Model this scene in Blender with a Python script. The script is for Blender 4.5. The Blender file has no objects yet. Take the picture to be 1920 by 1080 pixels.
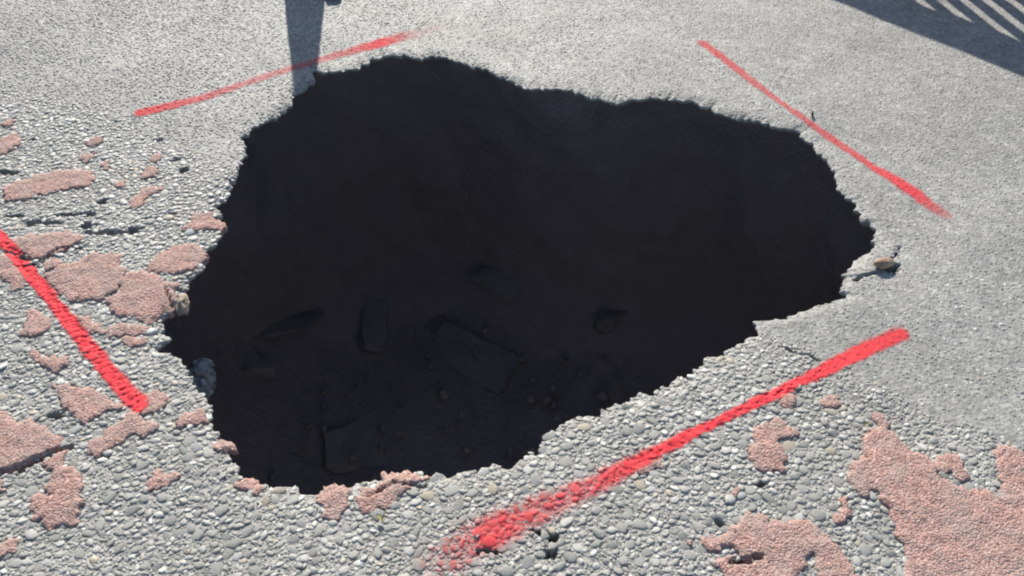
import bpy, bmesh, math, random
import numpy as np
from mathutils import Vector, Euler, Matrix
from mathutils.geometry import delaunay_2d_cdt

R_ = math.radians
rng = np.random.default_rng(7)
random.seed(7)
sc = bpy.context.scene
C = sc.collection

# ------------------------------------------------------------------ camera
CAM_H = 1.30
PITCH = R_(45.6)              # degrees below the horizon
F = 1500.0                    # focal length in pixels of the 1920 wide photograph
cam = bpy.data.cameras.new('camera')
cam.sensor_width = 36.0
cam.lens = F / 1920.0 * 36.0
cam.clip_start = 0.05
cam.clip_end = 500.0
camo = bpy.data.objects.new('camera', cam)
camo.location = (0, 0, CAM_H)
camo.rotation_euler = (math.pi / 2 - PITCH, 0, 0)
C.objects.link(camo)
sc.camera = camo

# ------------------------------------------------------------------ light
SUN_EL = R_(34.0)
SUN_H = Vector((-0.176, 0.984))           # horizontal direction towards the sun
SUN_H.normalize()
world = bpy.data.worlds.new('World')
sc.world = world
world.use_nodes = True
wn = world.node_tree
bg = wn.nodes['Background']
sky = wn.nodes.new('ShaderNodeTexSky')
sky.sky_type = 'NISHITA'
sky.sun_disc = False
sky.sun_elevation = SUN_EL
sky.sun_rotation = math.atan2(SUN_H.x, SUN_H.y)
sky.air_density = 1.0
sky.dust_density = 0.6
wn.links.new(sky.outputs[0], bg.inputs[0])
bg.inputs[1].default_value = 0.095
sun = bpy.data.lights.new('sun', 'SUN')
sun.energy = 4.8
sun.angle = R_(0.5)
sun.color = (1.0, 0.94, 0.845)
suno = bpy.data.objects.new('sun', sun)
sdir = Vector((SUN_H.x * math.cos(SUN_EL), SUN_H.y * math.cos(SUN_EL), math.sin(SUN_EL)))
suno.rotation_euler = sdir.to_track_quat('Z', 'Y').to_euler()
suno.location = sdir * 20
C.objects.link(suno)
vs = sc.view_settings
vs.view_transform = 'Standard'
vs.look = 'None'
vs.gamma = 1.0
vs.exposure = 0.85
vs.use_curve_mapping = False
sc.cycles.max_bounces = 6
sc.cycles.glossy_bounces = 2
sc.cycles.caustics_reflective = False
sc.cycles.filter_width = 2.1          # the photograph is a little soft

# ------------------------------------------------------------------ helpers
cT, sT = math.cos(PITCH), math.sin(PITCH)

def at(px, py, z=0.0):
    """ground point (at height z) that the surveyed photo position px, py shows"""
    a = (px - 960.0) / F
    b = -(py - 540.0) / F
    d = Vector((a, b * sT + cT, b * cT - sT))
    k = (z - CAM_H) / d.z
    return Vector((d.x * k, d.y * k, z))

def at_arr(pts):
    return np.array([at(p[0], p[1])[:2] for p in pts], dtype=float)

def project(x, y, z=0.0):
    dy = y
    dz = z - CAM_H
    depth = dy * cT - dz * sT
    up = dy * sT + dz * cT
    return 960 + F * x / depth, 540 - F * up / depth

def hash2(ix, iy, seed):
    h = (ix.astype(np.int64) * 374761393 + iy.astype(np.int64) * 668265263 + seed * 982451653) & 0xFFFFFFFF
    h = ((h ^ (h >> 13)) * 1274126177) & 0xFFFFFFFF
    h = (h ^ (h >> 16)) & 0xFFFFFFFF
    return h / 4294967295.0

def vnoise(x, y, s, seed=0):
    x = np.asarray(x, float) / s
    y = np.asarray(y, float) / s
    ix = np.floor(x)
    iy = np.floor(y)
    fx = x - ix
    fy = y - iy
    fx = fx * fx * (3 - 2 * fx)
    fy = fy * fy * (3 - 2 * fy)
    a = hash2(ix, iy, seed)
    b = hash2(ix + 1, iy, seed)
    c = hash2(ix, iy + 1, seed)
    d = hash2(ix + 1, iy + 1, seed)
    return (a + (b - a) * fx) * (1 - fy) + (c + (d - c) * fx) * fy - 0.5

def in_poly(x, y, poly):
    x = np.asarray(x)
    y = np.asarray(y)
    ins = np.zeros(x.shape, bool)
    n = len(poly)
    for i in range(n):
        x1, y1 = poly[i]
        x2, y2 = poly[(i + 1) % n]
        if y1 == y2:
            continue
        c = ((y1 > y) != (y2 > y)) & (x < (x2 - x1) * (y - y1) / (y2 - y1) + x1)
        ins ^= c
    return ins

def seg_dist(x, y, pts, closed=False):
    """distance to a polyline, and the arc position (0..1) of the nearest point"""
    x = np.asarray(x, float)
    y = np.asarray(y, float)
    best = np.full(x.shape, 1e9)
    tt = np.zeros(x.shape)
    n = len(pts)
    m = n if closed else n - 1
    L = [math.hypot(pts[(i + 1) % n][0] - pts[i][0], pts[(i + 1) % n][1] - pts[i][1]) for i in range(m)]
    tot = sum(L)
    acc = 0.0
    for i in range(m):
        x1, y1 = pts[i]
        x2, y2 = pts[(i + 1) % n]
        dx, dy = x2 - x1, y2 - y1
        q = dx * dx + dy * dy + 1e-12
        t = np.clip(((x - x1) * dx + (y - y1) * dy) / q, 0, 1)
        d = np.hypot(x - x1 - t * dx, y - y1 - t * dy)
        w = d < best
        best = np.where(w, d, best)
        tt = np.where(w, (acc + t * L[i]) / tot, tt)
        acc += L[i]
    return best, tt

def mesh_arr(name, V, T, smooth=True, attrs=None):
    """mesh from numpy vertices (n,3) and faces (m,3) or (m,4)"""
    me = bpy.data.meshes.new(name)
    V = np.asarray(V, np.float32)
    T = np.asarray(T, np.int32)
    k = T.shape[1]
    me.vertices.add(len(V))
    me.vertices.foreach_set('co', V.ravel())
    me.loops.add(T.size)
    me.loops.foreach_set('vertex_index', T.ravel())
    me.polygons.add(len(T))
    me.polygons.foreach_set('loop_start', np.arange(0, T.size, k, dtype=np.int32))
    me.polygons.foreach_set('use_smooth', np.full(len(T), smooth))
    for an, av in (attrs or {}).items():
        at_ = me.attributes.new(an, 'FLOAT', 'POINT')
        at_.data.foreach_set('value', np.asarray(av, np.float32))
    me.update(calc_edges=True)
    me.validate()
    return me

def link(name, me, mat, parent=None):
    o = bpy.data.objects.new(name, me)
    if me is not None and mat is not None and not me.materials:
        me.materials.append(mat)
    C.objects.link(o)
    if parent is not None:
        o.parent = parent
    return o

def tag(o, label=None, cat=None, group=None, kind=None):
    if label: o['label'] = label
    if cat: o['category'] = cat
    if group: o['group'] = group
    if kind: o['kind'] = kind
    return o

def bm_link(name, bm, mat, parent=None, smooth=False):
    me = bpy.data.meshes.new(name)
    bmesh.ops.recalc_face_normals(bm, faces=bm.faces)
    bm.to_mesh(me)
    bm.free()
    me.polygons.foreach_set('use_smooth', [smooth] * len(me.polygons))
    return link(name, me, mat, parent)

# ------------------------------------------------------------------ materials
class NT:
    def __init__(s, name):
        s.m = bpy.data.materials.new(name)
        s.m.use_nodes = True
        s.t = s.m.node_tree
        s.b = s.t.nodes['Principled BSDF']
        s.out = s.t.nodes['Material Output']
        s.tc = s.t.nodes.new('ShaderNodeTexCoord')
    def n(s, k, **kw):
        nd = s.t.nodes.new(k)
        for a, v in kw.items():
            setattr(nd, a, v)
        return nd
    def l(s, a, b):
        s.t.links.new(a, b)
    def noise(s, scale, detail=3, rough=0.6):
        nd = s.n('ShaderNodeTexNoise')
        nd.inputs['Scale'].default_value = scale
        nd.inputs['Detail'].default_value = detail
        nd.inputs['Roughness'].default_value = rough
        s.l(s.tc.outputs['Object'], nd.inputs['Vector'])
        return nd.outputs['Fac']
    def voro(s, scale, feature='F1', out='Distance'):
        nd = s.n('ShaderNodeTexVoronoi', feature=feature)
        nd.inputs['Scale'].default_value = scale
        s.l(s.tc.outputs['Object'], nd.inputs['Vector'])
        return nd.outputs[out]
    def math(s, op, a, b=0.0):
        nd = s.n('ShaderNodeMath', operation=op)
        for i, v in enumerate((a, b)):
            if isinstance(v, (int, float)):
                nd.inputs[i].default_value = v
            else:
                s.l(v, nd.inputs[i])
        return nd.outputs[0]
    def ramp(s, fac, stops):
        nd = s.n('ShaderNodeValToRGB')
        e = nd.color_ramp.elements
        while len(e) < len(stops):
            e.new(0.5)
        for i, (p, c) in enumerate(stops):
            e[i].position = p
            e[i].color = (*c, 1) if len(c) == 3 else c
        s.l(fac, nd.inputs[0])
        return nd.outputs[0]
    def mix(s, fac, a, b, mode='MIX'):
        nd = s.n('ShaderNodeMix', data_type='RGBA', blend_type=mode)
        for i, v in ((0, fac), (6, a), (7, b)):
            if isinstance(v, (int, float)):
                nd.inputs[i].default_value = v
            elif isinstance(v, tuple):
                nd.inputs[i].default_value = (*v, 1)
            else:
                s.l(v, nd.inputs[i])
        return nd.outputs[2]
    def attr(s, name):
        nd = s.n('ShaderNodeAttribute', attribute_name=name)
        return nd.outputs['Fac']
    def maprange(s, v, a, b, c, d):
        nd = s.n('ShaderNodeMapRange')
        s.l(v, nd.inputs[0])
        for i, q in enumerate((a, b, c, d)):
            nd.inputs[i + 1].default_value = q
        return nd.outputs[0]
    def bump(s, h, dist, strength=1.0):
        nd = s.n('ShaderNodeBump')
        nd.inputs['Distance'].default_value = dist
        nd.inputs['Strength'].default_value = strength
        s.l(h, nd.inputs['Height'])
        s.l(nd.outputs[0], s.b.inputs['Normal'])
    def col(s, c):
        if isinstance(c, tuple):
            s.b.inputs['Base Color'].default_value = (*c, 1)
        else:
            s.l(c, s.b.inputs['Base Color'])
    def rough(s, r, spec=0.5):
        if isinstance(r, (int, float)):
            s.b.inputs['Roughness'].default_value = r
        else:
            s.l(r, s.b.inputs['Roughness'])
        s.b.inputs['Specular IOR Level'].default_value = spec

def m_road():
    t = NT('road_surface')
    grain = t.voro(115.0, 'F1', 'Color')
    gv = t.n('ShaderNodeSeparateColor')
    t.l(grain, gv.inputs[0])
    asph = t.ramp(gv.outputs[0], [(0.0, (0.17, 0.169, 0.159)), (0.45, (0.205, 0.204, 0.192)), (0.8, (0.235, 0.233, 0.22)), (1.0, (0.30, 0.298, 0.282))])
    fine = t.noise(420.0, 4, 0.7)
    chip = t.ramp(fine, [(0.25, (0.235, 0.225, 0.205)), (0.5, (0.295, 0.284, 0.261)), (0.75, (0.35, 0.337, 0.311))])
    c = t.mix(t.attr('chip'), asph, chip)
    big = t.noise(3.5, 5, 0.6)
    c = t.mix(1.0, c, t.ramp(big, [(0.3, (0.84, 0.84, 0.83)), (0.7, (1.12, 1.12, 1.12))]), 'MULTIPLY')
    mot = t.noise(34.0, 4, 0.7)
    c = t.mix(1.0, c, t.ramp(mot, [(0.32, (0.80, 0.80, 0.80)), (0.68, (1.2, 1.2, 1.19))]), 'MULTIPLY')
    dust = t.noise(14.0, 4, 0.6)
    c = t.mix(t.maprange(dust, 0.52, 0.8, 0.0, 0.4), c, (0.33, 0.315, 0.28))
    t.col(c)
    t.rough(0.66, 0.4)
    h = t.math('ADD', t.math('MULTIPLY', t.voro(120.0, 'F1'), -1.0), t.math('MULTIPLY', t.noise(300.0, 4), 1.0))
    t.bump(h, 0.003, 0.5)
    bn = [n for n in t.t.nodes if n.bl_idname == 'ShaderNodeBump'][0]
    t.l(t.maprange(t.attr('chip'), 0.0, 1.0, 0.5, 1.0), bn.inputs['Strength'])
    return t.m

def m_stone(name, lo, mid, hi, rough=(0.34, 0.62), spec=0.6):
    t = NT(name)
    tone = t.attr('tone')
    c = t.ramp(tone, [(0.0, lo), (0.5, mid), (0.85, hi), (0.93, (0.46, 0.455, 0.43)), (0.97, (0.36, 0.31, 0.24)), (1.0, (0.30, 0.27, 0.20))])
    n = t.noise(260.0, 4, 0.65)
    c = t.mix(1.0, c, t.ramp(n, [(0.3, (0.78, 0.78, 0.78)), (0.7, (1.15, 1.15, 1.14))]), 'MULTIPLY')
    mot = t.noise(34.0, 4, 0.7)
    c = t.mix(1.0, c, t.ramp(mot, [(0.32, (0.80, 0.80, 0.80)), (0.68, (1.2, 1.2, 1.19))]), 'MULTIPLY')
    big = t.noise(3.5, 5, 0.6)
    c = t.mix(1.0, c, t.ramp(big, [(0.3, (0.84, 0.84, 0.83)), (0.7, (1.12, 1.12, 1.12))]), 'MULTIPLY')
    t.col(c)
    t.rough(t.maprange(n, 0.35, 0.65, rough[0], rough[1]), spec)
    t.bump(t.noise(700.0, 3), 0.0012, 0.8)
    return t.m

def m_pink():
    t = NT('pink_surfacing')
    g = t.voro(260.0, 'F1', 'Color')
    gv = t.n('ShaderNodeSeparateColor')
    t.l(g, gv.inputs[0])
    c = t.ramp(gv.outputs[1], [(0.0, (0.22, 0.128, 0.108)), (0.4, (0.33, 0.188, 0.158)), (0.8, (0.40, 0.245, 0.21)), (1.0, (0.46, 0.34, 0.305))])
    w = t.noise(18.0, 4, 0.65)
    c = t.mix(t.maprange(w, 0.38, 0.66, 0.0, 0.75), c, (0.285, 0.222, 0.195))
    t.col(c)
    t.rough(0.85, 0.3)
    h = t.math('ADD', t.math('MULTIPLY', t.voro(240.0, 'F1'), -1.0), t.math('MULTIPLY', t.noise(520.0, 3), 0.5))
    t.bump(h, 0.003, 0.9)
    return t.m

def m_paint():
    t = NT('red_spray_paint')
    cov = t.attr('cover')
    n = t.noise(330.0, 3, 0.7)
    a = t.math('ADD', cov, t.math('MULTIPLY', t.math('SUBTRACT', n, 0.5), 1.9))
    alpha = t.math('MULTIPLY', t.maprange(a, 0.30, 0.68, 0.0, 1.0), t.maprange(cov, 0.3, 1.05, 0.18, 1.0))
    n2 = t.noise(90.0, 3)
    t.col(t.ramp(n2, [(0.3, (0.56, 0.034, 0.044)), (0.7, (0.66, 0.058, 0.068))]))
    t.rough(0.8, 0.15)
    t.l(alpha, t.b.inputs['Alpha'])
    t.bump(t.noise(600.0, 3), 0.0012, 0.7)
    return t.m

def m_plain(name, lo, hi, scale=40.0, rough=0.8, spec=0.3, bump=0.002, bscale=120.0):
    t = NT(name)
    n = t.noise(scale, 5, 0.65)
    t.col(t.ramp(n, [(0.3, lo), (0.7, hi)]))
    t.rough(rough, spec)
    t.bump(t.noise(bscale, 4, 0.65), bump, 0.9)
    return t.m

M_road = m_road()
M_peb = m_stone('pebble_stone', (0.215, 0.212, 0.194), (0.27, 0.267, 0.246), (0.34, 0.336, 0.311), (0.34, 0.6), 0.5)
M_grit = m_stone('asphalt_grit', (0.19, 0.189, 0.179), (0.235, 0.234, 0.221), (0.30, 0.298, 0.283), (0.5, 0.75), 0.42)
M_pink = m_pink()
M_paint = m_paint()
M_earth = m_plain('grey_earth', (0.245, 0.222, 0.222), (0.285, 0.26, 0.26), 14.0, 0.95, 0.05, 0.02, 55.0)
M_rubble = m_plain('rubble_grey', (0.215, 0.203, 0.205), (0.275, 0.26, 0.262), 16.0, 0.95, 0.05, 0.012, 60.0)
M_clay = m_plain('tan_clay', (0.20, 0.16, 0.12), (0.38, 0.32, 0.25), 60.0, 0.9, 0.2, 0.003, 150.0)
M_brown = m_plain('brown_stone', (0.16, 0.10, 0.065), (0.46, 0.33, 0.23), 45.0, 0.8, 0.3, 0.002, 150.0)
M_gravel = m_plain('gravel_grey', (0.14, 0.145, 0.15), (0.36, 0.37, 0.38), 110.0, 0.8, 0.3, 0.004, 160.0)
M_leaf = m_plain('weed_green', (0.03, 0.055, 0.015), (0.07, 0.11, 0.03), 200.0, 0.6, 0.3, 0.0005, 300.0)
M_yellow = m_plain('dry_leaf', (0.42, 0.40, 0.16), (0.55, 0.52, 0.27), 120.0, 0.6, 0.3, 0.0005, 300.0)
M_orange = m_plain('orange_plastic', (0.62, 0.13, 0.02), (0.70, 0.17, 0.03), 12.0, 0.45, 0.4, 0.0005, 200.0)
M_white = m_plain('reflective_white', (0.70, 0.70, 0.70), (0.80, 0.80, 0.79), 12.0, 0.4, 0.5, 0.0005, 200.0)
M_rubber = m_plain('black_rubber', (0.02, 0.02, 0.02), (0.045, 0.045, 0.045), 30.0, 0.8, 0.3, 0.001, 200.0)

# ------------------------------------------------------------------ survey of the photograph (1920 x 1080)
HOLE = [(590,135),(640,133),(672,125),(690,110),(735,101),(790,106),(822,100),(850,113),(900,128),(945,142),(975,160),(1000,170),(1040,169),(1100,178),(1140,186),(1180,187),(1240,184),(1290,190),(1330,200),(1380,214),(1425,226),(1450,234),(1490,241),(1530,265),(1533,285),(1555,307),(1565,335),(1590,370),(1612,395),(1630,425),(1645,455),(1620,470),(1600,485),(1588,508),(1590,522),(1580,552),(1545,563),(1510,574),(1480,588),(1420,602),(1408,626),(1370,645),(1330,675),(1280,700),(1250,708),(1220,735),(1160,755),(1110,775),(1070,783),(1030,803),(1005,830),(990,852),(960,867),(920,880),(870,882),(800,885),(760,882),(715,888),(660,905),(610,915),(560,918),(510,908),(470,893),(450,875),(435,850),(415,820),(410,790),(395,770),(385,740),(360,725),(350,695),(330,670),(303,648),(305,610),(318,585),(330,572),(352,560),(350,530),(385,500),(388,470),(410,455),(418,430),(412,400),(420,370),(440,345),(440,320),(460,290),(455,260),(480,240),(520,218),(545,195),(550,175),(575,165),(588,150)]
CHIP = [(-400,130),(0,155),(100,178),(190,205),(270,245),(340,275),(400,300),(470,320),(900,500),(1380,600),(1420,615),(1490,650),(1560,695),(1640,730),(1740,775),(1840,815),(1920,845),(2300,1000),(2300,1400),(-400,1400)]
PITS = [(75,420,32,5,.018),(125,402,25,3.5,.014),(168,402,11,4,.014),(165,424,15,5,.018),(212,438,44,4.5,.018),(285,412,14,3,.012),(252,430,16,3.5,.014),(322,402,14,3,.010),(28,407,18,3,.010),(190,378,12,4,.014),
        (36,882,8,6,.02),(1000,998,12,7,.02),(1036,1008,10,6,.02),(905,1036,26,5,.018),(1425,908,11,5,.018),(1350,980,9,6,.016),
        (1672,502,15,9,.03),(1388,1052,22,7,.018),(1420,1045,14,4,.016),(200,857,9,5,.015),(1033,1040,14,8,.016),(112,780,25,5,.012),
        (345,320,9,6,.014),(297,262,8,3,.010),(15,325,20,5,.012),(330,300,10,3,.010)]
CRACKS = [([(1606,523),(1622,516),(1640,511)], .004, .016), ([(1662,490),(1672,484),(1680,479),(1686,464)], .0028, .012),
          ([(1472,652),(1490,660),(1512,664),(1535,674)], .0035, .010), ([(-30,892),(10,885),(40,876),(75,862),(112,846),(135,838)], .006, .02),
          ([(0,470),(40,482),(70,500),(110,470),(160,466)], .004, .012), ([(312,545),(322,575)], .003, .012),
          ([(690,930),(740,905),(800,912)], .004, .008)]

hole_w = at_arr(HOLE)
CEN = np.array(at(950, 470)[:2])
NPHI = 1500
dv = hole_w - CEN
ph = np.unwrap(np.arctan2(dv[:, 1], dv[:, 0]))
if ph[-1] < ph[0]:
    ph = -np.unwrap(-ph)
    order = -1
else:
    order = 1
rr = np.hypot(dv[:, 0], dv[:, 1])
# dense outline, then the largest radius of each direction
dense = []
for i in range(len(hole_w)):
    a = hole_w[i]
    b = hole_w[(i + 1) % len(hole_w)]
    n = max(2, int(np.hypot(*(b - a)) / 0.002))
    for k in range(n):
        dense.append(a + (b - a) * k / n)
dense = np.array(dense) - CEN
dph = np.arctan2(dense[:, 1], dense[:, 0])
dr = np.hypot(dense[:, 0], dense[:, 1])
PHI = -math.pi + 2 * math.pi * np.arange(NPHI) / NPHI
o_ = np.argsort(dph)
RAD = np.interp(PHI, dph[o_], dr[o_], period=2 * math.pi)
bx = CEN[0] + RAD * np.cos(PHI)
by = CEN[1] + RAD * np.sin(PHI)
chip_w = at_arr(CHIP)
CH_B = in_poly(bx, by, chip_w)
jag = vnoise(bx, by, .045, 3) * .020 + vnoise(bx, by, .020, 4) * .020 + vnoise(bx, by, .009, 5) * .017
RAD = RAD + jag + .003

def hole_r(x, y):
    p = np.arctan2(y - CEN[1], x - CEN[0])
    return np.hypot(x - CEN[0], y - CEN[1]) - np.interp(p, PHI, RAD, period=2 * math.pi)

pit_w = []
for (cx, cy, rx, ry, dp) in PITS:
    c = at(cx, cy)
    ex = (at(cx + rx, cy) - c).length
    ey = (at(cx, cy + ry) - c).length
    pit_w.append((c.x, c.y, ex, ey, dp))
crk_w = [(at_arr(p), w, d) for p, w, d in CRACKS]

def pit_amount(x, y):
    """depth of broken-out pits and cracks at a point"""
    z = np.zeros(np.shape(x))
    wob = vnoise(x, y, .022, 11) * 1.2 + vnoise(x, y, .010, 13) * 1.2
    for cx, cy, ex, ey, dp in pit_w:
        q = ((x - cx) / ex) ** 2 + ((y - cy) / ey) ** 2 + wob
        z = np.maximum(z, 1.5 * dp * np.clip((1.25 - q) / .35, 0, 1))
    for pts, w, dp in crk_w:
        d, _ = seg_dist(x, y, pts)
        d = d + vnoise(x, y, .012, 12) * .004
        z = np.maximum(z, 1.4 * dp * np.clip((w * 1.2 - d) / (w * .5), 0, 1))
    return z

def smooth_ground(x, y):
    x = np.asarray(x, float)
    y = np.asarray(y, float)
    z = vnoise(x, y, .35, 1) * .008 + vnoise(x, y, .11, 2) * .005
    e = hole_r(x, y)
    z = z - .012 * np.clip(1 - e / .05, 0, 1) ** 2 * (0.6 + vnoise(x, y, .06, 6))
    return z

def ground(x, y):
    return smooth_ground(x, y) - pit_amount(np.asarray(x, float), np.asarray(y, float))

# ------------------------------------------------------------------ road sheet with the hole in it
steps = [0.0]
st = .0045
while steps[-1] < 1.75:
    steps.append(steps[-1] + st)
    st = min(st * 1.012, .013)
steps += [1.9, 2.2, 2.8, 4, 7, 14, 30, 60]
S = np.array(steps)
K = len(S)
rad2 = RAD[None, :] + S[:, None]
far = np.clip((S - 1.7) / 4, 0, 1)[:, None]
rad2 = rad2 * (1 - far) + (S[:, None] + .7) * far
gx = CEN[0] + rad2 * np.cos(PHI)[None, :]
gy = CEN[1] + rad2 * np.sin(PHI)[None, :]
gz = ground(gx.ravel(), gy.ravel()).reshape(gx.shape)
gz = gz * np.clip((30 - S) / 28, 0, 1)[:, None]
chipm = in_poly(gx.ravel() + vnoise(gx.ravel(), gy.ravel(), .05, 21) * .05, gy.ravel() + vnoise(gx.ravel(), gy.ravel(), .05, 22) * .05, chip_w).astype(float)
# broken edge below the rim: the thickness of the surfacing
low = []
for k, (dro, dz) in enumerate([(.001, -.007), (.012, -.014), (.030, -.022), (.055, -.034)]):
    q = RAD + dro + vnoise(bx * 1.0, by + k * 3.3, .012, 30 + k) * .010 * (k > 0)
    low.append(np.stack([CEN[0] + q * np.cos(PHI), CEN[1] + q * np.sin(PHI), gz[0] + dz + vnoise(bx, by + k, .02, 40 + k) * .004], 1))
low = low[::-1]
V = np.concatenate(low + [np.stack([gx.ravel(), gy.ravel(), gz.ravel()], 1)])
chipv = np.concatenate([np.tile(CH_B.astype(float), len(low)), chipm])
NR = K + len(low)
i0 = (np.arange(NR - 1)[:, None] * NPHI + np.arange(NPHI)[None, :]).ravel()
i1 = (np.arange(NR - 1)[:, None] * NPHI + (np.arange(NPHI)[None, :] + 1) % NPHI).ravel()
T = np.stack([i0, i0 + NPHI, i1 + NPHI, i1], 1)
road = link('road', mesh_arr('road', V, T, True, {'chip': chipv}), M_road)
tag(road, 'grey road surface, fine asphalt above and worn pebble chip seal below', kind='structure')

# ------------------------------------------------------------------ sinkhole cavity
prof = [(.050, -.030), (.13, -.045), (.26, -.085), (.36, -.18), (.44, -.40), (.50, -.70), (.52, -1.05), (.46, -1.36), (.25, -1.50)]
rings = []
sub = []
for a, b in zip(prof[:-1], prof[1:]):
    for k in range(4):
        t = k / 4
        sub.append((a[0] + (b[0] - a[0]) * t, a[1] + (b[1] - a[1]) * t))
sub.append(prof[-1])
NP2 = 500
ph2 = PHI[::3]
RS = RAD.copy()
ker = np.ones(61) / 61
RS = np.convolve(np.concatenate([RAD[-30:], RAD, RAD[:30]]), ker, 'valid')
rough_w = np.linspace(0, 1, len(sub))
for j, (dro, z) in enumerate(sub):
    w = min(1, j / 6)
    base = RAD[::3] * (1 - w) + RS[::3] * w
    x0 = CEN[0] + (base + dro) * np.cos(ph2)
    y0 = CEN[1] + (base + dro) * np.sin(ph2)
    nz = (vnoise(x0 + z * .5, y0 + z * .3, .3, 50) * .10 + vnoise(x0 + ph2 * .2, y0 + z * 3.0, .11, 55) * .035 + vnoise(ph2 * .8 + z, z * 2.0 + y0, .05, 51) * .022) * w
    q = base + dro + nz
    rings.append(np.stack([CEN[0] + q * np.cos(ph2), CEN[1] + q * np.sin(ph2), z + nz * .25], 1))
for f in (.85, .7, .55, .4, .25, .12):
    q = (RS[::3] + .25) * f
    x0 = CEN[0] + q * np.cos(ph2)
    y0 = CEN[1] + q * np.sin(ph2)
    rings.append(np.stack([x0, y0, -1.52 + vnoise(x0, y0, .35, 52) * .12 + vnoise(x0, y0, .1, 53) * .04 + vnoise(x0, y0, .04, 54) * .02], 1))
V = np.concatenate(rings + [np.array([[CEN[0], CEN[1], -1.52]])])
n = len(rings)
i0 = (np.arange(n - 1)[:, None] * NP2 + np.arange(NP2)[None, :]).ravel()
i1 = (np.arange(n - 1)[:, None] * NP2 + (np.arange(NP2)[None, :] + 1) % NP2).ravel()
T = np.concatenate([np.stack([i0, i0 + NP2, i1], 1), np.stack([i1, i0 + NP2, i1 + NP2], 1),
                    np.stack([(n - 1) * NP2 + np.arange(NP2), np.full(NP2, n * NP2), (n - 1) * NP2 + (np.arange(NP2) + 1) % NP2], 1)])
cav = link('sinkhole', mesh_arr('sinkhole', V, T, True), M_earth)
tag(cav, 'dark earth walls and floor of the deep sinkhole under the road', kind='structure')

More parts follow.
